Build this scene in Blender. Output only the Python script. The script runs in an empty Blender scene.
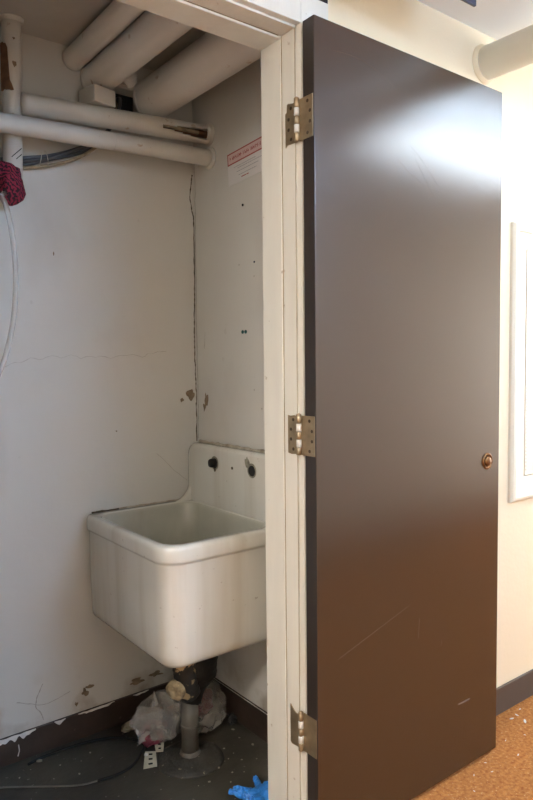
import bpy, bmesh, math, random
from mathutils import Vector, Matrix, noise
C = bpy.context.scene.collection
S = bpy.context.scene
random.seed(7)
PI = math.pi

# ------------------------------------------------------------------ camera
def make_camera():
    f, pitch, yaw, roll = 662.504, 0.057052, 0.655582, -0.0100259
    F = Vector((math.sin(yaw)*math.cos(pitch), math.cos(yaw)*math.cos(pitch), -math.sin(pitch)))
    R = F.cross(Vector((0, 0, 1))).normalized(); U = R.cross(F)
    r = math.cos(roll)*R + math.sin(roll)*U
    u = -math.sin(roll)*R + math.cos(roll)*U
    cd = bpy.data.cameras.new('camera'); co = bpy.data.objects.new('camera', cd); C.objects.link(co)
    co.matrix_world = Matrix(((r.x, u.x, -F.x, 0), (r.y, u.y, -F.y, 0), (r.z, u.z, -F.z, 1.25), (0, 0, 0, 1)))
    cd.sensor_fit = 'VERTICAL'; cd.sensor_height = 36; cd.lens = f*36/800; cd.clip_start = .02
    S.camera = co
make_camera()

# ------------------------------------------------------------------ world, exposure, light strengths
W = bpy.data.worlds.new('world'); S.world = W; W.use_nodes = True
W.node_tree.nodes['Background'].inputs[0].default_value = (.75, .8, .9, 1)
W.node_tree.nodes['Background'].inputs[1].default_value = .3
S.view_settings.view_transform = 'Standard'; S.view_settings.look = 'None'
S.view_settings.gamma = 1; S.view_settings.exposure = 0.12
S.view_settings.use_curve_mapping = False
LAMP_RIGHT = ((.78, .89, 1.0), 12.5)     # ceiling troffer down the corridor (cool)
FILL_NEAR = ((.44, .66, 1.0), 28.0)       # unseen ceiling light, added to brighten the closet's back wall
FILL_LEFT = ((1.0, .965, .89), 33.0)       # unseen warmer fill at left, added for the jamb and right closet wall
DAYLIGHT = ((1.0, .96, .90), 11.0)        # daylight through the glazed door at the corridor's end

# ------------------------------------------------------------------ constants of the place
YA, XB = 2.097, 1.288          # closet back wall, closet right wall
ZC, ZK = 2.26, 2.305           # closet ceiling, corridor ceiling
YW = 1.315                     # corridor wall face
YF = 1.384                     # closet face of the front wall
YO = -.85                      # opposite corridor wall

# ------------------------------------------------------------------ materials
def mat(name, col, rough=.6, metal=0., var=.06, vscale=8., bump=0., bscale=40., spec=.5, col2=None, stretch=(1, 1, 1), **kw):
    m = bpy.data.materials.new(name); m.use_nodes = True
    nt = m.node_tree; N = nt.nodes; L = nt.links; b = N['Principled BSDF']
    b.inputs['Roughness'].default_value = rough; b.inputs['Metallic'].default_value = metal
    b.inputs['Specular IOR Level'].default_value = spec
    tc = N.new('ShaderNodeTexCoord'); mp = N.new('ShaderNodeMapping'); L.new(tc.outputs['Object'], mp.inputs[0])
    mp.inputs['Scale'].default_value = stretch
    nz = N.new('ShaderNodeTexNoise'); nz.inputs['Scale'].default_value = vscale; nz.inputs['Detail'].default_value = 5
    L.new(mp.outputs[0], nz.inputs['Vector'])
    cr = N.new('ShaderNodeValToRGB'); L.new(nz.outputs[0], cr.inputs[0])
    c2 = col2 or tuple(max(0, c*(1-2.2*var)) for c in col)
    cr.color_ramp.elements[0].position = .3; cr.color_ramp.elements[0].color = (*c2, 1)
    cr.color_ramp.elements[1].position = .65; cr.color_ramp.elements[1].color = (*col, 1)
    L.new(cr.outputs[0], b.inputs['Base Color'])
    if bump:
        n2 = N.new('ShaderNodeTexNoise'); n2.inputs['Scale'].default_value = bscale; n2.inputs['Detail'].default_value = 4
        L.new(mp.outputs[0], n2.inputs['Vector'])
        bp = N.new('ShaderNodeBump'); bp.inputs['Strength'].default_value = bump; bp.inputs['Distance'].default_value = .01
        L.new(n2.outputs[0], bp.inputs['Height']); L.new(bp.outputs[0], b.inputs['Normal'])
    for k, v in kw.items(): b.inputs[k.replace('_', ' ')].default_value = v
    m['ramp'] = cr.name
    return m

def layer(m, col, scale, lo, hi, detail=6, stretch=(1, 1, 1), rough=None, axis=None, seed=0., amount=1.0):
    """add patches of another colour over the base colour; axis=(index, a, b) limits them to a band of world height etc."""
    nt = m.node_tree; N = nt.nodes; L = nt.links; b = N['Principled BSDF']
    src = b.inputs['Base Color'].links[0].from_socket
    tc = N.new('ShaderNodeNewGeometry'); mp = N.new('ShaderNodeMapping'); L.new(tc.outputs['Position'], mp.inputs[0])
    mp.inputs['Scale'].default_value = stretch; mp.inputs['Location'].default_value = (seed, seed*1.7, seed*.3)
    nz = N.new('ShaderNodeTexNoise'); nz.inputs['Scale'].default_value = scale; nz.inputs['Detail'].default_value = detail
    L.new(mp.outputs[0], nz.inputs['Vector'])
    mr = N.new('ShaderNodeMapRange'); mr.inputs['From Min'].default_value = lo; mr.inputs['From Max'].default_value = hi
    mr.inputs['To Max'].default_value = amount
    L.new(nz.outputs[0], mr.inputs[0]); fac = mr.outputs[0]
    if axis:
        sp = N.new('ShaderNodeSeparateXYZ'); L.new(tc.outputs['Position'], sp.inputs[0])
        m2 = N.new('ShaderNodeMapRange'); m2.inputs['From Min'].default_value = axis[1]; m2.inputs['From Max'].default_value = axis[2]
        L.new(sp.outputs[axis[0]], m2.inputs[0])
        mu = N.new('ShaderNodeMath'); mu.operation = 'MULTIPLY'; L.new(fac, mu.inputs[0]); L.new(m2.outputs[0], mu.inputs[1]); fac = mu.outputs[0]
    mx = N.new('ShaderNodeMix'); mx.data_type = 'RGBA'; L.new(fac, mx.inputs[0]); L.new(src, mx.inputs[6]); mx.inputs[7].default_value = (*col, 1)
    L.new(mx.outputs[2], b.inputs['Base Color'])
    return m

def emis(name, col, s):
    m = bpy.data.materials.new(name); m.use_nodes = True; b = m.node_tree.nodes['Principled BSDF']
    b.inputs['Base Color'].default_value = (.9, .9, .9, 1)
    b.inputs['Emission Color'].default_value = (*col, 1); b.inputs['Emission Strength'].default_value = s
    return m

M = {}
M['closet'] = mat('closet paint', (.62, .605, .56), .5, var=.03, vscale=2.2, bump=.25, bscale=9)
layer(M['closet'], (.30, .235, .17), 8, .50, .68, axis=(2, .27, .09), amount=.8)      # water stains low on the wall
layer(M['closet'], (.38, .33, .27), 3.5, .55, .80, stretch=(1, 1, .5), amount=.4, seed=3.1)
layer(M['closet'], (.42, .39, .34), 22, .70, .74, seed=8.1, amount=.3)
M['closet_ceiling'] = mat('closet ceiling paint', (.54, .52, .48), .7, var=.08, vscale=3, bump=.3, bscale=14)
M['hall'] = mat('hall cream paint', (.84, .71, .50), .55, var=.01, vscale=2, bump=.08, bscale=60)
M['hall_ceiling'] = mat('hall ceiling paint', (.86, .905, .95), .7, var=.01, vscale=2)
M['opposite'] = mat('opposite wall paint', (.84, .82, .78), .6, var=.01, vscale=2)
M['frame'] = mat('frame paint', (.73, .72, .655), .38, var=.03, vscale=6, bump=.06, bscale=18, stretch=(4, 4, .6))
layer(M['frame'], (.30, .22, .14), 34, .70, .76, seed=2.2, amount=.6)
M['grime'] = mat('joint grime', (.42, .35, .23), .8, var=.15, vscale=30)
M['pipe'] = mat('painted pipe jacket', (.60, .575, .52), .5, var=.05, vscale=7, bump=.12, bscale=22)
layer(M['pipe'], (.34, .23, .13), 22, .66, .70, seed=5.2, amount=.7)
M['pipe2'] = mat('grey painted pipe jacket', (.77, .745, .70), .5, var=.05, vscale=5, bump=.12, bscale=18)
layer(M['pipe2'], (.40, .27, .17), 17, .66, .70, seed=1.4, amount=.7)
M['hallpipe'] = mat('hall pipe paint', (.84, .80, .72), .45, var=.02)
M['rust'] = mat('rusty brown pipe', (.22, .11, .055), .85, var=.25, vscale=30, bump=.6, bscale=60, col2=(.09, .05, .03))
M['inner'] = mat('inner pipe', (.38, .31, .20), .7, var=.2, vscale=30, col2=(.16, .12, .08))
M['dark'] = mat('dark cavity', (.012, .012, .012), .9, var=.1)
M['black'] = mat('black rubber', (.014, .014, .014), .8, var=.1, spec=.2)
M['crack'] = mat('crack', (.10, .08, .05), .9, var=.2, vscale=40)
M['crack_soft'] = mat('faint crack', (.42, .39, .34), .9, var=.1, vscale=40)
M['plaster'] = mat('bare plaster', (.27, .20, .13), .9, var=.2, vscale=50, bump=.5, bscale=80)
M['whitechip'] = mat('white chip', (.72, .70, .66), .7, var=.1, vscale=30)
M['base'] = mat('dark brown baseboard', (.052, .034, .025), .4, var=.2, vscale=10, bump=.1)
layer(M['base'], (.25, .21, .17), 30, .68, .74, seed=4.4, amount=.4)
M['hallbase'] = mat('brown vinyl base', (.085, .066, .055), .45, var=.05)
M['concrete'] = mat('stained concrete', (.060, .054, .041), .5, var=.2, vscale=4, bump=.25, bscale=30, spec=.3, col2=(.03, .026, .02))
layer(M['concrete'], (.035, .03, .025), 6, .52, .66, seed=1.3, amount=.8)
layer(M['concrete'], (.30, .28, .24), 55, .68, .72, seed=6.3, amount=.6)
layer(M['concrete'], (.12, .105, .085), 3.0, .58, .75, seed=9.3, amount=.5)
M['door_edge'] = mat('door edge paint', (.030, .023, .020), .45, var=.15, vscale=8, stretch=(1, 1, .3))
M['brass'] = mat('aged brass', (.42, .33, .21), .42, metal=.75, var=.15, vscale=30, bump=.1, bscale=60)
M['brass_worn'] = mat('worn brass lock', (.22, .11, .045), .3, metal=.9, var=.2, vscale=40)
M['paintdab'] = mat('paint dab', (.62, .60, .55), .4, var=.05)
M['screw'] = mat('screw', (.12, .085, .05), .5, metal=.6, var=.2)
M['porcelain'] = mat('porcelain glaze', (.66, .645, .58), .16, var=.03, vscale=5, Coat_Weight=.5, Coat_Roughness=.08)
layer(M['porcelain'], (.50, .45, .36), 5, .52, .75, stretch=(2.6, 2.6, .18), seed=2.7, amount=.6)
layer(M['porcelain'], (.28, .23, .16), 60, .70, .73, seed=4.7, amount=.5)
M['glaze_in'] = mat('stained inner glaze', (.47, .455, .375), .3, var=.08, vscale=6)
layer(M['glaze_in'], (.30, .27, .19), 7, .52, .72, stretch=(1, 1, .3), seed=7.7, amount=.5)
M['ring'] = mat('faucet hole stain', (.27, .25, .18), .5, var=.3, vscale=50)
M['caulk'] = mat('grimy caulk', (.46, .42, .34), .8, var=.3, vscale=30, bump=.5, col2=(.26, .21, .15))
M['castiron'] = mat('black iron with peeling paint', (.02, .019, .017), .55, var=.2, vscale=14, bump=.5, bscale=40)
layer(M['castiron'], (.46, .34, .18), 17, .56, .585, seed=3.3, amount=.95)
M['castdark'] = mat('black iron', (.016, .016, .015), .6, spec=.3, var=.2, vscale=14, bump=.4, bscale=40)
M['peel'] = mat('peeling tan paint', (.38, .30, .17), .8, var=.35, vscale=60, bump=.8, bscale=50, col2=(.16, .12, .07))
M['stand'] = mat('dirty grey pipe', (.135, .122, .098), .55, var=.2, vscale=16, bump=.2)
M['mound'] = mat('mortar mound', (.055, .050, .040), .7, var=.25, vscale=14, bump=.7, bscale=50)
layer(M['mound'], (.34, .30, .2), 70, .68, .71, seed=3, amount=.7)
M['hosec'] = mat('clear tubing', (.70, .70, .68), .12, var=.03, Alpha=.38)
M['cable'] = mat('grey cable', (.11, .12, .14), .4, var=.1)
M['cable2'] = mat('dark cable', (.045, .05, .058), .4, var=.1)
M['tie'] = mat('white tie', (.6, .57, .48), .5, var=.05)
M['blue'] = mat('blue nitrile', (.035, .24, .72), .38, var=.1, vscale=30, bump=.35, bscale=60)
M['red'] = mat('red wrapper', (.19, .018, .035), .4, var=.4, vscale=22, col2=(.10, .015, .03))
M['rubble'] = mat('tan stone', (.30, .26, .19), .9, var=.25, vscale=40, bump=.6)
M['card'] = mat('cream card', (.60, .56, .42), .6, var=.08, vscale=30)
M['paper'] = mat('notice paper', (.68, .66, .64), .6, var=.02)
M['redink'] = mat('red ink', (.36, .07, .07), .7, var=.03)
M['redink_soft'] = mat('pale red ink', (.66, .47, .44), .7, var=.03)
M['greyink'] = mat('grey ink', (.30, .30, .32), .7, var=.03)
M['green'] = mat('green anchor', (.01, .09, .085), .5, var=.1)
M['navy'] = mat('navy anchor', (.02, .03, .08), .5, var=.1)
M['cream_metal'] = mat('cream painted metal', (.84, .77, .63), .4, var=.01)
M['hangdark'] = mat('blue-black panel', (.03, .045, .10), .35, var=.1)
M['fixture'] = mat('white fixture', (.85, .85, .85), .4, var=.01)

def door_mat():
    m = mat('dark brown door enamel', (.035, .019, .011), .20, var=.04, vscale=3, bump=.05, bscale=60, stretch=(14, 14, .8), spec=.8, Coat_Weight=.3, Coat_Roughness=.24)
    layer(m, (.34, .30, .27), 230, .765, .79, seed=3.4, amount=.5, stretch=(1, 1, .8))
    b = m.node_tree.nodes['Principled BSDF']
    b.inputs['Anisotropic'].default_value = .0
    return m
M['door'] = door_mat()

def carpet_mat():
    m = mat('orange loop carpet', (.50, .22, .065), .95, var=.25, vscale=90, bump=.7, bscale=260, spec=.1, col2=(.30, .10, .03))
    layer(m, (.62, .36, .16), 170, .60, .68, seed=2.5, amount=.7)
    return m
M['carpet'] = carpet_mat()

def cloth_mat():
    m = bpy.data.materials.new('zebra cloth'); m.use_nodes = True; N = m.node_tree.nodes; L = m.node_tree.links; b = N['Principled BSDF']
    tc = N.new('ShaderNodeTexCoord'); wv = N.new('ShaderNodeTexWave'); wv.inputs['Scale'].default_value = 42; wv.inputs['Distortion'].default_value = 7
    wv.inputs['Detail Scale'].default_value = 2.2; wv.bands_direction = 'DIAGONAL'
    L.new(tc.outputs['Object'], wv.inputs['Vector']); cr = N.new('ShaderNodeValToRGB'); L.new(wv.outputs[0], cr.inputs[0])
    cr.color_ramp.elements[0].position = .42; cr.color_ramp.elements[0].color = (.02, .005, .012, 1)
    cr.color_ramp.elements[1].position = .58; cr.color_ramp.elements[1].color = (.27, .018, .05, 1)
    L.new(cr.outputs[0], b.inputs['Base Color']); b.inputs['Roughness'].default_value = .85
    return m
M['zebra'] = cloth_mat()

def bag_mat():
    m = bpy.data.materials.new('cloudy plastic film'); m.use_nodes = True; N = m.node_tree.nodes; L = m.node_tree.links; b = N['Principled BSDF']
    b.inputs['Base Color'].default_value = (.52, .50, .46, 1); b.inputs['Roughness'].default_value = .25
    tc = N.new('ShaderNodeTexCoord'); nz = N.new('ShaderNodeTexNoise'); nz.inputs['Scale'].default_value = 14
    L.new(tc.outputs['Object'], nz.inputs['Vector'])
    mr = N.new('ShaderNodeMapRange'); mr.inputs['From Min'].default_value = .3; mr.inputs['From Max'].default_value = .7
    mr.inputs['To Min'].default_value = .22; mr.inputs['To Max'].default_value = .5
    L.new(nz.outputs[0], mr.inputs[0]); L.new(mr.outputs[0], b.inputs['Alpha'])
    return m
M['bag'] = bag_mat()

# ------------------------------------------------------------------ mesh helpers (world coordinates)
def worg(p):
    return Vector(p['org']) if p is not None and 'org' in p else Vector((0, 0, 0))

def obj(name, bm, m, parent=None, smooth=False, origin=None):
    bm.normal_update()
    me = bpy.data.meshes.new(name)
    if origin is None:
        if parent is None:
            xs = [v.co for v in bm.verts]
            origin = Vector(((min(v.x for v in xs)+max(v.x for v in xs))/2, (min(v.y for v in xs)+max(v.y for v in xs))/2, min(v.z for v in xs)))
        else: origin = worg(parent)
    origin = Vector(origin)
    for v in bm.verts: v.co -= origin
    bm.to_mesh(me); bm.free()
    if isinstance(m, (list, tuple)):
        for q in m: me.materials.append(M[q])
    else: me.materials.append(M[m])
    if smooth:
        for p in me.polygons: p.use_smooth = True
    o = bpy.data.objects.new(name, me); C.objects.link(o)
    o['org'] = list(origin)
    if parent is not None:
        o.parent = parent; o.location = origin - worg(parent)
    else: o.location = origin
    return o

def thing(name, label, cat, loc, group=None):
    o = bpy.data.objects.new(name, None); C.objects.link(o); o.location = loc; o['org'] = list(loc)
    o.empty_display_size = .05
    o['label'] = label; o['category'] = cat
    if group: o['group'] = group
    return o

def tag(o, label, cat, group=None):
    o['label'] = label; o['category'] = cat
    if group: o['group'] = group
    return o

def struct(name, bm, m, parent=None, smooth=False):
    o = obj(name, bm, m, parent, smooth)
    if parent is None: o['kind'] = 'structure'
    return o

def bx(bm, x0, x1, y0, y1, z0, z1, bev=0., seg=2):
    vs = [bm.verts.new((x, y, z)) for x in (x0, x1) for y in (y0, y1) for z in (z0, z1)]
    fs = [(0, 1, 3, 2), (4, 6, 7, 5), (0, 4, 5, 1), (2, 3, 7, 6), (0, 2, 6, 4), (1, 5, 7, 3)]
    nf = [bm.faces.new([vs[i] for i in f]) for f in fs]
    if bev:
        es = list({e for f in nf for e in f.edges})
        bmesh.ops.bevel(bm, geom=es, offset=bev, segments=seg, profile=.5, affect='EDGES')
    return bm

def box(*a, **k): return bx(bmesh.new(), *a, **k)

def obox(bm, c, sx, sy, sz, rz=0, rx=0, ry=0, bev=0.):
    b2 = bmesh.new(); bx(b2, -sx/2, sx/2, -sy/2, sy/2, -sz/2, sz/2, bev=bev)
    mt = Matrix.Translation(c) @ Matrix.Rotation(rz, 4, 'Z') @ Matrix.Rotation(ry, 4, 'Y') @ Matrix.Rotation(rx, 4, 'X')
    b2.transform(mt); me = bpy.data.meshes.new('t'); b2.to_mesh(me); b2.free(); bm.from_mesh(me); bpy.data.meshes.remove(me)
    return bm

def catmull(pts, n=8):
    P = [Vector(p) for p in pts]; out = []
    Q = [2*P[0]-P[1]] + P + [2*P[-1]-P[-2]]
    for i in range(1, len(Q)-2):
        a, b, c, d = Q[i-1:i+3]
        for k in range(n):
            t = k/n
            out.append(.5*((2*b)+(c-a)*t+(2*a-5*b+4*c-d)*t*t+(3*b-a-3*c+d)*t**3))
    out.append(P[-1]); return out

def tube(bm, pts, r, n=16, caps=True, jitter=0.):
    pts = [Vector(p) for p in pts]; rings = []; up = None
    for i, p in enumerate(pts):
        t = (pts[min(i+1, len(pts)-1)] - pts[max(i-1, 0)]).normalized()
        if up is None: up = t.orthogonal().normalized()
        up = (up - t*up.dot(t)).normalized(); s = t.cross(up)
        rr = r[i] if isinstance(r, (list, tuple)) else r
        ring = []
        for k in range(n):
            a = 2*PI*k/n; q = rr*(1+jitter*(noise.noise(p*40+Vector((k, i, 0)))))
            ring.append(bm.verts.new(p + up*math.cos(a)*q + s*math.sin(a)*q))
        rings.append(ring)
    for a, b in zip(rings, rings[1:]):
        for k in range(n): bm.faces.new((a[k], a[(k+1) % n], b[(k+1) % n], b[k]))
    if caps:
        bm.faces.new(rings[0][::-1]); bm.faces.new(rings[-1])
    return bm

def lathe(bm, c, axis, prof, n=32):
    """prof: list of (distance along axis, radius)"""
    ax = Vector(axis).normalized(); u = ax.orthogonal().normalized(); v = ax.cross(u); c = Vector(c); rings = []
    for h, r in prof:
        rings.append([bm.verts.new(c+ax*h+(u*math.cos(2*PI*k/n)+v*math.sin(2*PI*k/n))*max(r, 1e-4)) for k in range(n)])
    for a, b in zip(rings, rings[1:]):
        for k in range(n): bm.faces.new((a[k], a[(k+1) % n], b[(k+1) % n], b[k]))
    bm.faces.new(rings[0][::-1]); bm.faces.new(rings[-1])
    return bm

def strip(bm, pts, widths, nrm, thick=.0008):
    """thin raised ribbon along pts lying in the plane with normal nrm"""
    nrm = Vector(nrm).normalized(); P = [Vector(p) for p in pts]; L = []; 
    for i, p in enumerate(P):
        t = (P[min(i+1, len(P)-1)]-P[max(i-1, 0)]).normalized(); s = t.cross(nrm).normalized()
        w = widths[i] if isinstance(widths, (list, tuple)) else widths
        L.append([bm.verts.new(p - s*w/2), bm.verts.new(p - s*w/2 + nrm*thick), bm.verts.new(p + s*w/2 + nrm*thick), bm.verts.new(p + s*w/2)])
    for a, b in zip(L, L[1:]):
        for k in range(3): bm.faces.new((a[k], b[k], b[k+1], a[k+1]))
    bm.faces.new(L[0][::-1]); bm.faces.new(L[-1])
    return bm

def blob(bm, c, size, nrm, n=18, rough=.3, thick=.0015, seed=0.):
    """irregular flat patch on a surface"""
    nrm = Vector(nrm).normalized(); u = Vector((0, 0, 1)) if abs(nrm.z) < .9 else Vector((1, 0, 0)); u = (u - nrm*u.dot(nrm)).normalized(); v = nrm.cross(u)
    c = Vector(c); top = []; bot = []
    for k in range(n):
        a = 2*PI*k/n; q = 1 + rough*2*noise.noise(Vector((math.cos(a)*1.3+seed, math.sin(a)*1.3, seed)))
        d = u*math.cos(a)*size[1]*q/2 + v*math.sin(a)*size[0]*q/2
        bot.append(bm.verts.new(c+d)); top.append(bm.verts.new(c+d*.92+nrm*thick))
    bm.faces.new(top)
    for k in range(n): bm.faces.new((bot[k], bot[(k+1) % n], top[(k+1) % n], top[k]))
    return bm

def lumps(bm, c, r, sub=3, amp=.3, freq=20., squash=(1, 1, 1), floor=None, seed=0.):
    b2 = bmesh.new(); bmesh.ops.create_icosphere(b2, subdivisions=sub, radius=1)
    for v in b2.verts:
        d = v.co.normalized(); q = 1 + amp*noise.fractal(d*freq*.1+Vector((seed, seed, 0)), 1., 2., 3)
        v.co = Vector((d.x*r*squash[0]*q, d.y*r*squash[1]*q, d.z*r*squash[2]*q)) + Vector(c)
        if floor is not None and v.co.z < floor: v.co.z = floor
    me = bpy.data.meshes.new('t'); b2.to_mesh(me); b2.free(); bm.from_mesh(me); bpy.data.meshes.remove(me)
    return bm

# ================================================================== STRUCTURE
T = .10
# floors
struct('floor_closet', box(-.25, XB+T, 1.31, YA+T, -.1, 0), 'concrete')['label'] = 'dark stained concrete closet floor'
struct('floor_corridor', box(-3.2, 6.5, YO-T, 1.31, -.1, 0), 'carpet')['label'] = 'orange speckled carpet of the corridor'
struct('trim_1', box(.20, 1.155, 1.295, 1.335, 0, .004, bev=.001), 'hallbase')['label'] = 'threshold strip between the carpet and the concrete'
# back wall of closet with the ragged opening up by the pipes
hx0, hx1, hz0, hz1 = .968, 1.078, 2.082, 2.172
bm = bmesh.new()
bx(bm, -.25, hx0, YA, YA+T, 0, ZC); bx(bm, hx1, XB+T, YA, YA+T, 0, ZC)
bx(bm, hx0, hx1, YA, YA+T, 0, hz0); bx(bm, hx0, hx1, YA, YA+T, hz1, ZC)
wall_back = struct('wall_back', bm, 'closet'); wall_back['label'] = 'off-white painted back wall of the closet'
obj('hole', box(hx0-.01, hx1+.01, YA+.05, YA+T+.01, hz0-.01, hz1+.01), 'dark', wall_back)['label'] = 'dark hole'
wall_right = struct('wall_right', box(XB, XB+T, YF, YA, 0, ZC), 'closet'); wall_right['label'] = 'off-white right wall of the closet'
struct('wall_left', box(-.25-T, -.25, YW, YA+T, 0, ZC), 'closet')['label'] = 'left wall of the closet'
struct('ceiling_closet', box(-.25, XB+T, YW+.02, YA+T, ZC, ZC+.04), 'closet_ceiling')['label'] = 'low grey ceiling of the closet'
# wall between closet and corridor
XF0, XF1 = .29, 1.061
bm = bmesh.new()
bx(bm, -3.2, XF0-.02, YW, YF, 0, ZK); bx(bm, XF1+.02, 6.5, YW, YF, 0, ZK); bx(bm, XF0-.02, XF1+.02, YW, YF, 2.07, ZK)
wall_hall = struct('wall_corridor', bm, 'hall'); wall_hall['label'] = 'cream painted corridor wall behind the open door'
struct('wall_opposite', box(-3.2, 6.5, YO-T, YO, 0, ZK), 'opposite')['label'] = 'opposite corridor wall'
struct('wall_far_left', box(-3.2-T, -3.2, YO-T, YW+T, 0, ZK), 'opposite')['label'] = 'far left end wall of the corridor'
# corridor ceiling with a slot (dark vent)
bm = bmesh.new()
bx(bm, -3.2, 6.5, YO-T, YW, ZK, ZK+T)
ceil = struct('ceiling_corridor', bm, 'hall_ceiling'); ceil['label'] = 'white corridor ceiling'
# baseboards
bb = bmesh.new(); bx(bb, XF1+.096, 6.5, 1.305, YW, 0, .096, bev=.003)
struct('baseboard_corridor', bb, 'hallbase')['label'] = 'dark brown vinyl base of the corridor wall'
struct('baseboard_opposite', box(-3.2, 6.5, YO, YO+.01, 0, .096, bev=.003), 'hallbase')['label'] = 'base of the opposite wall'
bb = box(-.25, XB, 2.086, YA, 0, .088, bev=.002)
base_back = struct('baseboard_back', bb, 'base'); base_back['label'] = 'dark brown baseboard with flaking paint on its top edge'
base_right = struct('baseboard_right', box(1.277, XB, YF, 2.086, 0, .098, bev=.002), 'base'); base_right['label'] = 'dark brown baseboard on the right closet wall'
# daylight door far down the corridor
gl = bmesh.new(); bx(gl, 6.5, 6.6, YO-T, YW+T, 0, ZK)
endw = struct('wall_far_right', gl, 'opposite'); endw['label'] = 'far right end wall of the corridor'
M['daylight'] = emis('daylit glass', *DAYLIGHT)
wn = struct('window_1', box(6.46, 6.50, -.45, .95, .25, 2.1, bev=.004), 'daylight'); wn['label'] = 'glazed end of the corridor letting daylight in'
wf = bmesh.new()
for a in [(-.5, -.45, .2, 2.15), (.95, 1.0, .2, 2.15), (-.5, 1.0, .2, .25), (-.5, 1.0, 2.1, 2.15)]: bx(wf, 6.44, 6.5, a[0], a[1], a[2], a[3])
obj('window_frame', wf, 'fixture', wn)

# ---- door frame: stiles + head, rabbet, stop, wide flat face up to the ceiling
def frame():
    root = None
    # right jamb: profile in x-y extruded in z
    def extr(prof, z0, z1):
        bm = bmesh.new(); a = [bm.verts.new((x, y, z0)) for x, y in prof]; b = [bm.verts.new((x, y, z1)) for x, y in prof]
        n = len(prof)
        for k in range(n): bm.faces.new((a[k], a[(k+1) % n], b[(k+1) % n], b[k]))
        bm.faces.new(a[::-1]); bm.faces.new(b); bmesh.ops.recalc_face_normals(bm, faces=bm.faces)
        return bm
    jr = [(1.061, 1.2535), (1.061, 1.305), (1.058, 1.3055), (1.057, 1.307), (1.057, 1.384), (1.060, 1.387), (1.085, 1.388), (1.085, 1.2535)]
    j = extr(jr, 0, 2.10); fr = struct('trim_2', j, 'frame'); fr['label'] = 'white painted door frame with the hinge rabbet and stop'
    jl = [(XF0+XF1-x, y) for x, y in jr][::-1]
    obj('left_jamb', extr(jl, 0, 2.10), 'frame', fr)
    # head
    hp = [(y, 2.052 + (1.061 - x)*-1.0) for x, y in jr]
    bm = bmesh.new(); X0, X1 = .30, 1.050
    def zz(x): return 2.052 - (1.061 - x)*1.8 if x < 1.07 else 2.10
    a = [bm.verts.new((.285, y, zz(x))) for x, y in jr]; b = [bm.verts.new((1.066, y, zz(x))) for x, y in jr]; n = len(jr)
    for k in range(n): bm.faces.new((a[k], b[k], b[(k+1) % n], a[(k+1) % n]))
    bm.faces.new(a); bm.faces.new(b[::-1]); bmesh.ops.recalc_face_normals(bm, faces=bm.faces)
    obj('head_jamb', bm, 'frame', fr)
    # flat face boards
    obj('side_casing', box(1.0655, 1.155, 1.236, YW, 0, ZK, bev=.0015), 'frame', fr)
    obj('side_casing', box(.19, .2845, 1.236, YW, 0, ZK, bev=.0015), 'frame', fr)
    obj('head_casing', box(.2845, 1.0655, 1.236, YW, 2.058, ZK, bev=.0015), 'frame', fr)
    g = bmesh.new(); rnd = random.Random(3)
    pts = [(1.0600, 1.3035, z*.05) for z in range(0, 42)]
    strip(g, pts, [.0016+.0018*rnd.random() for _ in pts], (-1, 0, 0), .0006)
    obj('joint_line', g, 'grime', fr)['label'] = 'yellowed joint between rabbet and stop'
    g = bmesh.new(); strip(g, [(x*.05, 1.3035, 2.0505) for x in range(6, 22)], .003, (0, 0, -1), .0006)
    obj('joint_line', g, 'grime', fr)
    g = bmesh.new(); strip(g, [(1.0603, 1.2530, z*.05) for z in range(0, 42)], [.001+.0014*rnd.random() for _ in range(42)], (-1, 0, 0), .0005)
    obj('joint_line', g, 'grime', fr)
    return fr
frame()

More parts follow.
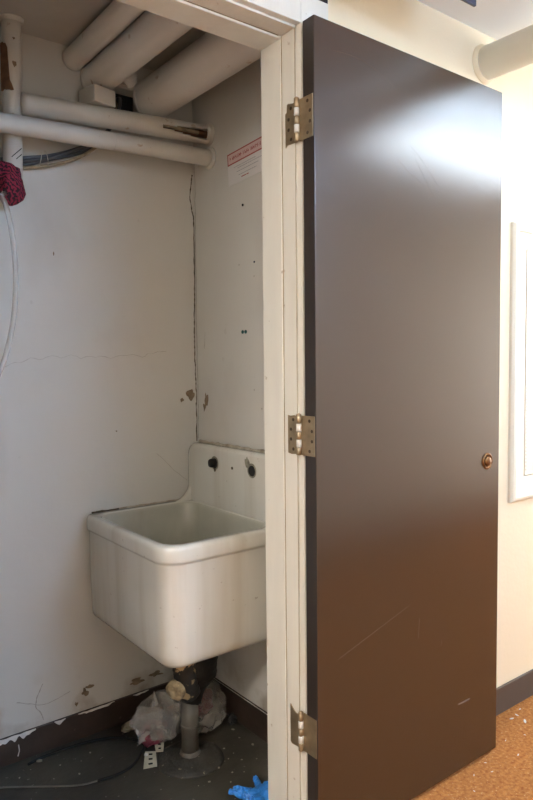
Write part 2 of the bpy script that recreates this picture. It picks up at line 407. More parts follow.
# ---- the dark brown door folded back against the wall
DX0, DX1, DY0, DY1, DZ0, DZ1 = 1.061, 1.823, 1.185, 1.226, .013, 2.056
def door():
    bm = box(DX0, DX1, DY0, DY1, DZ0, DZ1, bev=.002)
    for f in bm.faces:
        f.material_index = 1 if f.normal.x < -.5 or f.calc_center_median().x < DX0+.001 else 0
    d = obj('door_1', bm, ['door', 'door_edge']); d['kind'] = 'structure'; d['label'] = 'dark brown glossy flush door standing open against the wall'
    d2 = d
    # lock cylinder
    lk = bmesh.new(); lathe(lk, (1.760, DY0, .941), (0, -1, 0), [(0, .0255), (.002, .0255), (.0045, .0225), (.0035, .0190), (.0008, .0185)], 32)
    ring = obj('lock_ring', lk, 'brass_worn', d, smooth=True); ring['label'] = 'round brass lock rim'
    ck = bmesh.new(); lathe(ck, (1.760, DY0-.0005, .941), (0, -1, 0), [(0, .0155), (.004, .0155), (.007, .0120), (.0085, .0065), (.0088, .0001)], 24)
    obj('lock_cylinder', ck, 'brass_worn', ring, smooth=True)
    kb = box(1.7592, 1.7608, DY0-.0096, DY0-.008, .937, .945)
    obj('keyway', kb, 'dark', ring)
    # hinges
    for zc, cut in ((1.829, 1), (1.069, 0), (.315, 2)):
        z0, z1 = zc-.049, zc+.049
        kn = bmesh.new()
        hx, hy, r = 1.0535, 1.2405, .0068
        seg = (z1-z0)/5
        for k in (0, 2, 4):
            lathe(kn, (hx, hy, z0+k*seg+.0006), (0, 0, 1), [(0, r*.85), (.0008, r), (seg-.002, r), (seg-.0012, r*.85)], 20)
        lathe(kn, (hx, hy, z1), (0, 0, 1), [(-.001, r*.7), (0, r*1.02), (.004, r*.8), (.006, r*.2)], 20)
        h = obj('hinge', kn, 'brass', d, smooth=True); h['label'] = 'aged brass butt hinge'
        kp = bmesh.new()
        for k in (1, 3):
            lathe(kp, (hx, hy, z0+k*seg+.0006), (0, 0, 1), [(0, r*.85), (.0008, r*.99), (seg-.002, r*.99), (seg-.0012, r*.85)], 20)
        obj('painted_knuckle', kp, 'paintdab', h, smooth=True)['label'] = 'knuckles smeared with white paint'
        a = bmesh.new()
        bx(a, DX0-.0022, DX0+.001, DY0+.004, DY1+.010, z0, z1, bev=.0004)
        obj('leaf', a, 'brass', h)
        # jamb leaf: overpainted ragged outline
        rg = random.Random(int(zc*100)); pr = []
        y0, y1 = 1.2460, 1.2885
        if cut == 2: top = [(y0, z1-.020), (1.254, z1-.012), (1.268, z1-.012), (y1, z1+.004)]; bot = [(y1, z0+.002), (1.282, z0-.002), (1.270, z0-.001), (1.262, z0+.0), (y0, z0)]
        elif cut == 1: top = [(y0, z1-.002), (1.262, z1-.002), (1.278, z1+.002), (1.283, z1+.001), (1.284, z1-.018), (1.290, z1-.020)]; bot = [(y1+.001, z0-.004), (1.283, z0+.001), (1.270, z0+.001), (y0, z0)]
        else: top = [(y0, z1-.006), (1.265, z1-.001), (1.280, z1-.003), (y1, z1-.001)]; bot = [(y1, z0+.001), (1.275, z0-.001), (y0, z0+.002)]
        bmj = bmesh.new(); pts = top+bot
        f0 = [bmj.verts.new((1.0612, y, z)) for y, z in pts]; f1 = [bmj.verts.new((1.0588, y, z)) for y, z in pts]
        for k in range(len(pts)): bmj.faces.new((f0[k], f0[(k+1) % len(pts)], f1[(k+1) % len(pts)], f1[k]))
        bmj.faces.new(f0); bmj.faces.new(f1[::-1]); bmesh.ops.recalc_face_normals(bmj, faces=bmj.faces)
        obj('leaf', bmj, 'brass', h)
        if cut != 2:
            for sgn, yy in ((1, (1.198, 1.207)), (-1, (1.268, 1.277))):
                for k in range(4):
                    sc = bmesh.new(); zz = z0+.012+k*(z1-z0-.024)/3; y = yy[0] if k in (1, 2) else yy[1]
                    if sgn < 0: y = yy[1] if k in (1, 2) else yy[0]
                    xx = DX0-.0022 if sgn > 0 else 1.0588
                    lathe(sc, (xx+.0003, y, zz), (-1, 0, 0), [(0, .0044), (.0007, .0042), (.0009, .001)], 14)
                    obj('screw', sc, 'screw', h)
    # scuffs: shallow scratches in the enamel
    rs = random.Random(5)
    M['scratch'] = mat('enamel scratch', (.13, .095, .08), .5, var=.05)
    for (x0, z0, x1, z1, bend) in ((1.12, 1.99, 1.35, 1.95, .02), (1.35, 1.775, 1.56, 1.72, -.02), (1.40, 1.82, 1.55, 1.70, .01), (1.42, 1.79, 1.50, 1.70, .0), (1.13, .50, 1.40, .575, .0), (1.44, .47, 1.445, .53, .0), (1.54, .42, 1.545, .44, .0)):
        pp = []
        for k in range(9):
            t = k/8; pp.append((x0+(x1-x0)*t, DY0, z0+(z1-z0)*t+bend*math.sin(PI*t)))
        s = bmesh.new(); strip(s, pp, [.0002+.0004*rs.random() for _ in pp], (0, -1, 0), .0002)
        obj('scratch', s, 'scratch', d)
    s = bmesh.new(); blob(s, (1.655, DY0, .22), (.055, .006), (0, -1, 0), rough=.2, thick=.0003)
    obj('scuff', s, 'scratch', d)['label'] = 'pale scuff mark'
door()

# ---- wall marks in the closet (children of the walls)
def crack(parent, pts, w, nrm, seed=0, m='crack', amp=.004, n=10):
    P = catmull(pts, n); rnd = random.Random(seed); nr = Vector(nrm)
    out = []
    for i, p in enumerate(P):
        q = p + Vector((noise.noise(p*30+Vector((seed, 0, 0))), noise.noise(p*30+Vector((0, seed, 9))), noise.noise(p*30+Vector((4, seed, 0)))))*amp
        q = q - nr*(q-p).dot(nr)
        out.append(q)
    s = bmesh.new(); strip(s, out, [w*(.5+rnd.random()) for _ in out], nrm, .0006)
    return obj('crack', s, m, parent)
crack(wall_back, [(1.284, YA, 1.93), (1.272, YA, 1.85), (1.286, YA, 1.75), (1.285, YA, 1.5), (1.280, YA, 1.33), (1.285, YA, 1.15), (1.285, YA, .96)], .0036, (0, -1, 0), 2, amp=.003, n=22)
crack(wall_right, [(XB, 2.090, 2.0), (XB, 2.086, 1.85), (XB, 2.091, 1.5), (XB, 2.088, 1.2), (XB, 2.09, .97)], .0025, (-1, 0, 0), 5, m='crack_soft', n=20)
crack(wall_right, [(XB, 2.035, 1.36), (XB, 2.04, 1.30)], .0012, (-1, 0, 0), 15, m='crack_soft')
crack(wall_back, [(.60, YA, 1.245), (.72, YA, 1.270), (.88, YA, 1.273), (1.05, YA, 1.276), (1.16, YA, 1.292)], .0010, (0, -1, 0), 8, m='crack_soft', amp=.012)
crack(wall_back, [(.69, YA, .22), (.665, YA, .16), (.680, YA, .13), (.69, YA, .10)], .003, (0, -1, 0), 9, m='crack_soft', amp=.006)
crack(wall_back, [(.61, YA, .185), (.68, YA, .155), (.78, YA, .165)], .0018, (0, -1, 0), 19, m='crack_soft', amp=.006)
crack(wall_back, [(1.12, YA, .93), (1.19, YA, .86), (1.24, YA, .82)], .0012, (0, -1, 0), 29, m='crack_soft')
for nm, par, c, sz, nr, sd in (
        ('chip', wall_back, (1.263, YA, 1.135), (.030, .040), (0, -1, 0), 1.), ('chip', wall_back, (1.225, YA, 1.115), (.014, .012), (0, -1, 0), 2.),
        ('chip', wall_right, (XB, 2.032, 1.118), (.022, .050), (-1, 0, 0), 3.), ('chip', wall_right, (XB, 2.045, 1.09), (.012, .03), (-1, 0, 0), 4.),
        ('chip', wall_back, (.848, YA, .162), (.022, .012), (0, -1, 0), 5.), ('chip', wall_back, (.832, YA, .148), (.022, .020), (0, -1, 0), 5.5), ('chip', wall_back, (.80, YA, .118), (.010, .012), (0, -1, 0), 6.),
        ('chip', wall_back, (.965, YA, 1.02), (.005, .005), (0, -1, 0), 7.), ('chip', wall_back, (.765, YA, 1.60), (.004, .012), (0, -1, 0), 8.),
        ('chip', wall_back, (1.02, YA, .128), (.05, .022), (0, -1, 0), 9.), ('chip', wall_back, (1.10, YA, .13), (.04, .018), (0, -1, 0), 10.)):
    b = bmesh.new(); blob(b, c, sz, nr, rough=.55, seed=sd); obj(nm, b, 'plaster', par)['label'] = 'patch of bare plaster'
for (y, z) in ((1.817, 1.574), (1.734, 1.528), (1.74, 1.16), (1.70, 1.10)):
    b = bmesh.new(); lathe(b, (XB, y, z), (-1, 0, 0), [(0, .0028), (.0005, .0024)], 10); obj('nail_hole', b, 'crack_soft', wall_right)
# flaking paint along the back baseboard
for k, (xa, xb_, h) in enumerate(((.40, .66, .017), (.72, .757, .013), (.80, .93, .009), (1.0, 1.06, .006))):
    n = int((xb_-xa)/.004); b = bmesh.new(); top = []; bot = []
    for i in range(n+1):
        x = xa+(xb_-xa)*i/n; e = min(1, 4*min(i/n, 1-i/n)+.15) if k else min(1, 6*(1-i/n)+.3)
        hh = h*e*(.75+.9*noise.noise(Vector((x*70, k, 0)))); zt_ = .0885+.003*noise.noise(Vector((x*45, 7, k)))
        top.append((x, zt_)); bot.append((x, zt_-max(hh, .0015)))
    T0 = [b.verts.new((x, 2.0859, z)) for x, z in top]; B0 = [b.verts.new((x, 2.0859, z)) for x, z in bot]
    T1 = [b.verts.new((x, 2.0840, z)) for x, z in top]; B1 = [b.verts.new((x, 2.0835, z)) for x, z in bot]
    for i in range(n):
        b.faces.new((T1[i], T1[i+1], B1[i+1], B1[i])); b.faces.new((T0[i], T0[i+1], T1[i+1], T1[i])); b.faces.new((B1[i], B1[i+1], B0[i+1], B0[i]))
    bmesh.ops.recalc_face_normals(b, faces=b.faces)
    obj('flaking_paint', b, 'whitechip', base_back)['label'] = 'curl of flaking white paint'
b = bmesh.new(); strip(b, [(.605, 2.0858, .055), (.607, 2.0858, .035), (.602, 2.0858, .018)], .003, (0, -1, 0), .0008); obj('flaking_paint', b, 'whitechip', base_back)
b = bmesh.new(); strip(b, [(1.2775, 1.42+.05*i, .099) for i in range(13)], [.002+.002*random.random() for _ in range(13)], (-1, 0, 0), .001); obj('flaking_paint', b, 'whitechip', base_right)

# ================================================================== CEILING LAMPS (one mirrored in the door, the rest added as fill)
def troffer(x0, x1, y0, y1, lamp, label, nm, drop=0.):
    top = 2.305; ZK = top-drop
    t = thing('ceiling_light', label, 'light', ((x0+x1)/2, (y0+y1)/2, ZK))
    fb = bmesh.new(); w = .025
    if drop:
        for x in (x0+.15, x1-.15):
            hb = bmesh.new(); tube(hb, [(x, (y0+y1)/2, ZK-.02), (x, (y0+y1)/2, top)], .006, 12); obj('hanger_rod', hb, 'fixture', t)
    bx(fb, x0-w, x0, y0-w, y1+w, ZK-.022, ZK); bx(fb, x1, x1+w, y0-w, y1+w, ZK-.022, ZK)
    bx(fb, x0, x1, y0-w, y0, ZK-.022, ZK); bx(fb, x0, x1, y1, y1+w, ZK-.022, ZK)
    obj('housing', fb, 'fixture', t)
    M[nm] = emis(nm, *lamp)
    obj('diffuser', box(x0, x1, y0, y1, ZK-.085, ZK-.012, bev=.012), nm, t)
troffer(2.08, 3.10, .45, .66, LAMP_RIGHT, 'white fluorescent fixture hanging further down the corridor', 'cool lamp diffuser', drop=.11)
troffer(1.05, 2.15, -.80, -.50, FILL_NEAR, 'added fill light, unseen, on the ceiling opposite the closet', 'near fill diffuser', drop=.10)
troffer(-1.9, -.7, .0, .42, FILL_LEFT, 'added warm fill light, unseen, at the near left end of the corridor', 'warm fill diffuser', drop=.10)

# ================================================================== CORRIDOR OBJECTS
p = thing('pipe', 'thick cream pipe coming out of the corridor wall above the open door', 'pipe', (1.905, YW, 2.21))
b = bmesh.new(); tube(b, [(1.915, YW, 2.208), (1.915, .2, 2.208), (1.915, YO, 2.208)], .052, 40); obj('pipe_run', b, 'hallpipe', p, smooth=True)
b = bmesh.new(); lathe(b, (1.915, YW, 2.208), (0, -1, 0), [(0, .061), (.004, .061), (.007, .057), (.012, .056), (.014, .0525)], 40); obj('escutcheon', b, 'hall', p, smooth=True)

def panel():
    t = thing('access_panel', 'cream framed access panel on the corridor wall right of the door', 'panel', (2.42, YW, .748))
    x0, x1, z0, z1 = 2.078, 2.76, .748, 1.722; w = .085
    b = bmesh.new()
    # moulded frame: profile swept around rectangle (offset inward, height)
    prof = [(0, 0), (0, .010), (.006, .019), (.016, .022), (.026, .017), (.030, .011), (w, .009), (w, 0)]
    loops = []
    for o, h in prof:
        loops.append([b.verts.new((x, YW-h, z)) for x, z in ((x0+o, z0+o), (x1-o, z0+o), (x1-o, z1-o), (x0+o, z1-o))])
    for a, c in zip(loops, loops[1:]):
        for k in range(4): b.faces.new((a[k], a[(k+1) % 4], c[(k+1) % 4], c[k]))
    bmesh.ops.recalc_face_normals(b, faces=b.faces)
    obj('panel_frame', b, 'cream_metal', t)
    obj('panel_door', box(x0+w+.003, x1-w-.003, YW-.012, YW-.001, z0+w+.003, z1-w-.003, bev=.0015), 'cream_metal', t)
    b = bmesh.new()
    for k in range(58): z = z0+w+.02+k*.0133; bx(b, x0+w+.008, x0+w+.010, YW-.0126, YW-.0119, z, z+.006)
    obj('stitched_edge', b, 'grime', t)['label'] = 'dotted line of rivets along the hinge edge'
panel()

# thin dark panel hanging from the ceiling and the bracket over the frame
t = thing('hanging_panel', 'thin dark panel hanging from the white corridor ceiling above the door', 'panel', (1.40, 1.096, 2.187))
obj('panel_sheet', box(1.22, 1.556, 1.092, 1.100, 2.187, 2.285, bev=.002), 'hangdark', t)
for x in (1.26, 1.51): bb = bmesh.new(); tube(bb, [(x, 1.096, 2.28), (x, 1.096, ZK)], .003, 10); obj('hanger', bb, 'fixture', t)
b = bmesh.new(); bx(b, 1.120, 1.152, 1.2345, 1.2365, 2.128, 2.150, bev=.0006); obox(b, (1.137, 1.231, 2.138), .034, .010, .004, ry=-.25, bev=.0005)
tag(obj('bracket', b, 'castdark'), 'small black bracket at the top of the white door casing', 'bracket')

# ================================================================== CLOSET PIPES
def wall_collar(b, c, ax, r): lathe(b, c, ax, [(0, r*1.28), (.004, r*1.28), (.009, r*1.12), (.010, r*1.0)], 32)
def ceiling_pipe(x, z, r, m, label, y0=YF):
    t = thing('ceiling_pipe', label, 'pipe', (x, YA, z), 'pipes running along the closet ceiling')
    b = bmesh.new(); pts = [(x, YA, z), (x, 1.9, z), (x, 1.6, z), (x, y0, z)]
    tube(b, catmull(pts, 8), r, 48, jitter=.012); obj('pipe_run', b, m, t, smooth=True)
    b = bmesh.new(); lathe(b, (x, YA, z), (0, -1, 0), [(0, r*1.05), (.010, r*1.04), (.014, r*1.0)], 48); obj('plaster_ring', b, m, t, smooth=True)
    return t
ceiling_pipe(.846, 2.2225, .034, 'pipe2', 'thinnest of the ceiling pipes, farthest from the right wall')
ceiling_pipe(.921, 2.174, .0505, 'pipe2', 'middle ceiling pipe with small rust scuffs on its white jacket')
ceiling_pipe(1.122, 2.157, .0665, 'pipe2', 'thickest ceiling pipe, nearest the right wall')
b = bmesh.new(); lumps(b, (1.03, YA-.012, 2.213), .036, amp=.5, freq=16, squash=(1, .6, .9)); tag(obj('plaster_lump', b, 'pipe2', smooth=True), 'rough white lump of plaster above the dark hole between the pipes', 'plaster')
# block on which the middle pipe sits
b = bmesh.new(); obox(b, (.893, 2.025, 2.087), .080, .085, .052, rz=.22, bev=.003)
tag(obj('support_block', b, 'pipe'), 'white painted block wedged under the end of the middle ceiling pipe', 'block')

# upper pipe along the back wall with torn jacket
def wall_pipe_upper():
    A = Vector((.655, 2.025, 2.020)); B = Vector((XB, 1.990, 2.043)); r = .0285
    t = thing('wall_pipe', 'upper horizontal pipe with a torn white jacket along the back wall', 'pipe', A)
    ax = (B-A).normalized(); u = Vector((0, 0, 1)); u = (u-ax*u.dot(ax)).normalized(); v = ax.cross(u)   # v points ... toward -y or +y
    if v.y > 0: v = -v
    n = 48; Ls = 60; b = bmesh.new(); grid = []
    L = (B-A).length
    for i in range(Ls+1):
        s = L*i/Ls; c = A+ax*s; row = []
        for k in range(n):
            a = 2*PI*k/n; rr = r*(1+.02*noise.noise(Vector((s*12, math.cos(a), math.sin(a)))))
            row.append(b.verts.new(c + (u*math.sin(a)+v*math.cos(a))*rr))
        grid.append(row)
    for i in range(Ls):
        s = L*(i+.5)/Ls; fr = (s/L)
        for k in range(n):
            a = 2*PI*(k+.5)/n; a = (a+PI) % (2*PI)-PI   # 0 faces the viewer, negative is down
            x = (A+ax*s).x
            if 1.100 < x < 1.268:
                q = (x-1.100)/(1.268-1.100); lo = math.radians(-18-38*q); hi = math.radians(-2+22*q+8*noise.noise(Vector((s*60, 2, 0))))
                if lo < a < hi: continue
            b.faces.new((grid[i][k], grid[i][(k+1) % n], grid[i+1][(k+1) % n], grid[i+1][k]))
    b.faces.new(grid[0][::-1])
    o = obj('jacket', b, 'pipe', t, smooth=True)
    so = o.modifiers.new('t', 'SOLIDIFY'); so.thickness = .003; so.offset = -1
    b = bmesh.new(); tube(b, [A+ax*(L*.66), B], .012, 20); obj('inner_pipe', b, 'rust', t, smooth=True)['label'] = 'brown bare pipe showing through the tear'
    b = bmesh.new(); tube(b, [A+ax*(L*.70)+v*.014+u*.004, A+ax*(L*.92)+v*.016-u*.002], .007, 12); obj('wrap', b, 'inner', t, smooth=True)
    b = bmesh.new(); c = A+ax*(L*.692); lathe(b, c, ax, [(0, r*1.0), (.0005, r*1.06), (.005, r*1.06), (.0055, r*1.0)], 40); obj('seam_band', b, 'crack', t, smooth=True)
    b = bmesh.new(); lathe(b, B, -ax, [(0, r*1.35), (.005, r*1.33), (.009, r*1.1), (.010, r*.98)], 40); obj('collar', b, 'pipe', t, smooth=True)
wall_pipe_upper()
t = thing('wall_pipe', 'lower horizontal white pipe along the back wall, in front of the upright pipe', 'pipe', (.3, 1.975, 1.92))
b = bmesh.new(); tube(b, catmull([(-.25, 1.965, 1.905), (.3, 1.972, 1.921), (.62, 1.975, 1.937), (1.0, 1.980, 1.952), (XB, 1.984, 1.963)], 10), .0275, 40, jitter=.015); obj('pipe_run', b, 'pipe', t, smooth=True)
b = bmesh.new(); lathe(b, (XB, 1.984, 1.963), (-1, 0, -.02), [(0, .038), (.005, .037), (.009, .031), (.010, .027)], 40); obj('collar', b, 'pipe', t, smooth=True)
b = bmesh.new(); lathe(b, (.92, 1.979, 1.949), (1, .01, .035), [(0, .0278), (.0005, .0285), (.002, .0285), (.0025, .0278)], 40); obj('seam_band', b, 'pipe', t, smooth=True)

# upright pipe at the left
t = thing('upright_pipe', 'white upright pipe at the left with torn brown insulation', 'pipe', (.630, 2.03, 1.70))
b = bmesh.new(); tube(b, catmull([(.626, 2.035, 1.765), (.628, 2.035, 1.85), (.632, 2.035, 2.1), (.636, 2.035, ZC)], 8), .0275, 36, jitter=.02); obj('pipe_run', b, 'pipe', t, smooth=True)
b = bmesh.new(); lathe(b, (.636, 2.035, ZC), (0, 0, -1), [(0, .036), (.004, .035), (.010, .030), (.012, .0277)], 36); obj('ceiling_ring', b, 'pipe', t, smooth=True)
b = bmesh.new(); rnd = random.Random(2)
pts = []; prof = [(2.180, .004, -.006), (2.165, .010, -.002), (2.13, .012, .0), (2.10, .014, .003), (2.075, .016, .004), (2.06, .022, .006), (2.050, .028, .010), (2.045, .020, .003)]
# ragged patch wrapped on the cylinder, left front
rows = []
for z, wd, off in prof:
    row = []
    for k in range(7):
        ang = math.radians(190 + (wd*1600+30)*k/6)   # measured from +x, clockwise over -y
        row.append(b.verts.new((.631+.0290*math.cos(ang), 2.035+.0290*math.sin(ang), z+.004*noise.noise(Vector((k*1.7, z*90, 1)))*2)))
    rows.append(row)
for a, c in zip(rows, rows[1:]):
    for k in range(6): b.faces.new((a[k], a[k+1], c[k+1], c[k]))
o = obj('torn_insulation', b, 'rust', t); o['label'] = 'torn brown insulation'; so = o.modifiers.new('t', 'SOLIDIFY'); so.thickness = .003
b = bmesh.new(); blob(b, (.6335, 2.0075, 2.124), (.010, .018), (0, -1, 0), rough=.4, thick=.0008); obj('paint_chip_mark', b, 'plaster', t)
b = bmesh.new(); blob(b, (.633, 2.0075, 2.195), (.006, .008), (0, -1, 0), rough=.4, thick=.0008, seed=4); obj('paint_chip_mark', b, 'plaster', t)
# illegible stamped marks
b = bmesh.new(); rnd = random.Random(9)
for row, (cx, cz, ln) in enumerate(((.632, 1.868, 9), (.643, 1.862, 6))):
    for k in range(ln):
        px = cx-.012+k*.0030; pz = cz-.010+k*.0030
        obox(b, (px, 2.0348-math.sqrt(max(.0278**2-(px-.6285)**2, 0))-.0004, pz), .0020, .0008, .0085+.002*rnd.random() if row == 0 else .0045, ry=.75)
obj('stamped_marks', b, 'black', t)['label'] = 'illegible black stamped lettering'

# cables behind the pipes
cp = [(.30, 2.060, 1.845), (.50, 2.062, 1.846), (.60, 2.078, 1.853), (.672, 2.078, 1.868), (.752, 2.072, 1.892), (.834, 2.068, 1.926), (.901, 2.068, 1.960), (.945, 2.07, 2.008), (.985, 2.082, 2.075), (1.005, 2.10, 2.13), (1.005, 2.135, 2.14)]
for k, (dz, dy, r, m, lb) in enumerate(((.010, .004, .0065, 'cable', 'topmost light grey cable of the bundle behind the pipes'), (.0, -.004, .006, 'cable2', 'dark cable second from the top in the bundle behind the pipes'),
                                     (-.010, .004, .006, 'cable2', 'dark cable third from the top in the bundle behind the pipes'), (-.019, -.002, .005, 'inner', 'tan cable lowest in the bundle behind the pipes'))):
    b = bmesh.new(); pp = [Vector(q)+Vector((dz*.3 if i > 6 else 0, dy*(.4 if i > 7 else 1), dz*(1 if i < 6 else .5) + (.006*math.sin(k*2.1+i) if 3 < i < 7 else 0))) for i, q in enumerate(cp)]
    tube(b, catmull(pp, 8), r, 12); tag(obj('cable', b, m, smooth=True), lb, 'cable', 'cables behind the closet pipes')
for k, x in enumerate((.722, .742)):
    b = bmesh.new(); z = 1.882+(x-.722)*.3
    pts = [(x+.004*math.cos(a)*(1 if k == 0 else -1), 2.075+.013*math.sin(a), z+.023*math.cos(a)) for a in [2*PI*i/20 for i in range(21)]]
    tube(b, pts, .0011, 6); tag(obj('cable_tie', b, 'tie'), ('left' if k == 0 else 'right')+' one of the two pale ties around the cable bundle', 'cable tie')

# zebra cloth wrapped round the end of the upright pipe
b = bmesh.new()
prof = [(1.830, .030), (1.815, .034), (1.79, .040), (1.765, .042), (1.745, .036), (1.728, .022), (1.718, .008)]
n = 28; rings = []
for i, (z, r) in enumerate(prof):
    row = []
    for k in range(n):
        a = 2*PI*k/n; q = r*(1+.10*math.sin(a*7+i)+.16*noise.noise(Vector((math.cos(a)*2, math.sin(a)*2, z*30))))
        tilt = -.30*math.cos(a)*r
        row.append(b.verts.new((.611+.4*(1.83-z)*-.05+q*math.cos(a), 2.020+q*math.sin(a)*.95, z+tilt)))
    rings.append(row)
for a_, c in zip(rings, rings[1:]):
    for k in range(n): b.faces.new((a_[k], a_[(k+1) % n], c[(k+1) % n], c[k]))
b.faces.new(rings[-1]); b.faces.new(rings[0][::-1]); bmesh.ops.recalc_face_normals(b, faces=b.faces)
tag(obj('cloth_wrap', b, 'zebra', smooth=True), 'crimson zebra-striped cloth bundled round the lower end of the upright pipe', 'cloth')
# clear tube
b = bmesh.new(); tube(b, catmull([(.590, 2.0, 1.745), (.572, 1.965, 1.725), (.580, 1.955, 1.700), (.5935, 1.955, 1.634), (.6015, 1.955, 1.522), (.595, 1.955, 1.407), (.575, 1.955, 1.307), (.545, 1.955, 1.225), (.48, 1.955, 1.12), (.38, 1.955, 1.05)], 10), .0078, 18)
tag(obj('clear_hose', b, 'hosec', smooth=True), 'clear plastic hose hanging in a curve at the far left', 'hose')

# notice on the right wall
def notice():
    y0, y1 = 1.870, 1.62; zt, zb = 1.954, 1.847
    t = thing('notice', 'white paper notice with a red-bordered heading on the right closet wall', 'sign', (XB, 1.75, 1.85))
    obj('sheet', box(XB-.0012, XB, y1, y0, zb, zt), 'paper', t)
    b = bmesh.new(); X = XB-.0012
    def rect(bm, ya, yb, za, zb_): bx(bm, X-.0004, X, min(ya, yb), max(ya, yb), min(za, zb_), max(za, zb_))
    rect(b, y0, y1, zt-.005, zt-.001); rect(b, y0, y1, zt-.040, zt-.036); rect(b, y0, y0-.004, zt-.040, zt-.001)
    obj('heading_border', b, 'redink', t)
    obj('heading_band', box(X-.0002, X, y1, y0-.004, zt-.037, zt-.004), 'redink_soft', t)['label'] = 'pale red heading band'
    rnd = random.Random(4); b = bmesh.new(); y = y0-.014
    while y > y1+.01:
        w = .004+.004*rnd.random()
        for q in range(2): rect(b, y, y-w*.35, zt-.026, zt-.014) if q == 0 else rect(b, y-w*.35, y-w, zt-.016-.008*rnd.random(), zt-.019-.006*rnd.random())
        y -= w+.0018+(.007 if rnd.random() < .18 else 0)
    obj('heading_letters', b, 'redink', t)['label'] = 'illegible bold red lettering'
    b = bmesh.new()
    for k, (ya, yb, z) in enumerate(((.035, .15, .052), (.055, .19, .059), (.05, .17, .070), (.06, .16, .083))):
        y = y0-ya
        while y > y0-yb: w = .003+.008*rnd.random(); rect(b, y, y-w, zt-z, zt-z-.0016); y -= w+.002
    obj('text_lines', b, 'greyink', t)['label'] = 'small grey text'
    b = bmesh.new(); rect(b, y0-.075, y0-.10, zt-.092, zt-.095); rect(b, y0-.103, y0-.115, zt-.092, zt-.095); obj('red_line', b, 'redink', t); t.rotation_euler = (-.06, 0, 0)
notice()
for y, z, m, lb in ((1.791, 1.765, 'black', 'small black wall plug below the paper notice'), (1.731, 1.573, 'navy', 'tiny dark blue wall plug between the notice and the green plugs'), (1.800, 1.351, 'green', 'left one of the pair of green wall plugs above the sink'), (1.783, 1.351, 'green', 'right one of the pair of green wall plugs above the sink')):
    b = bmesh.new(); r = .0044 if m == 'black' else (.0032 if m == 'navy' else .0062)
    lathe(b, (XB, y, z), (-1, 0, 0), [(0, r), (.002, r), (.003, r*.7), (.0012, r*.45)], 16); tag(obj('wall_plug', b, m), lb, 'wall plug')

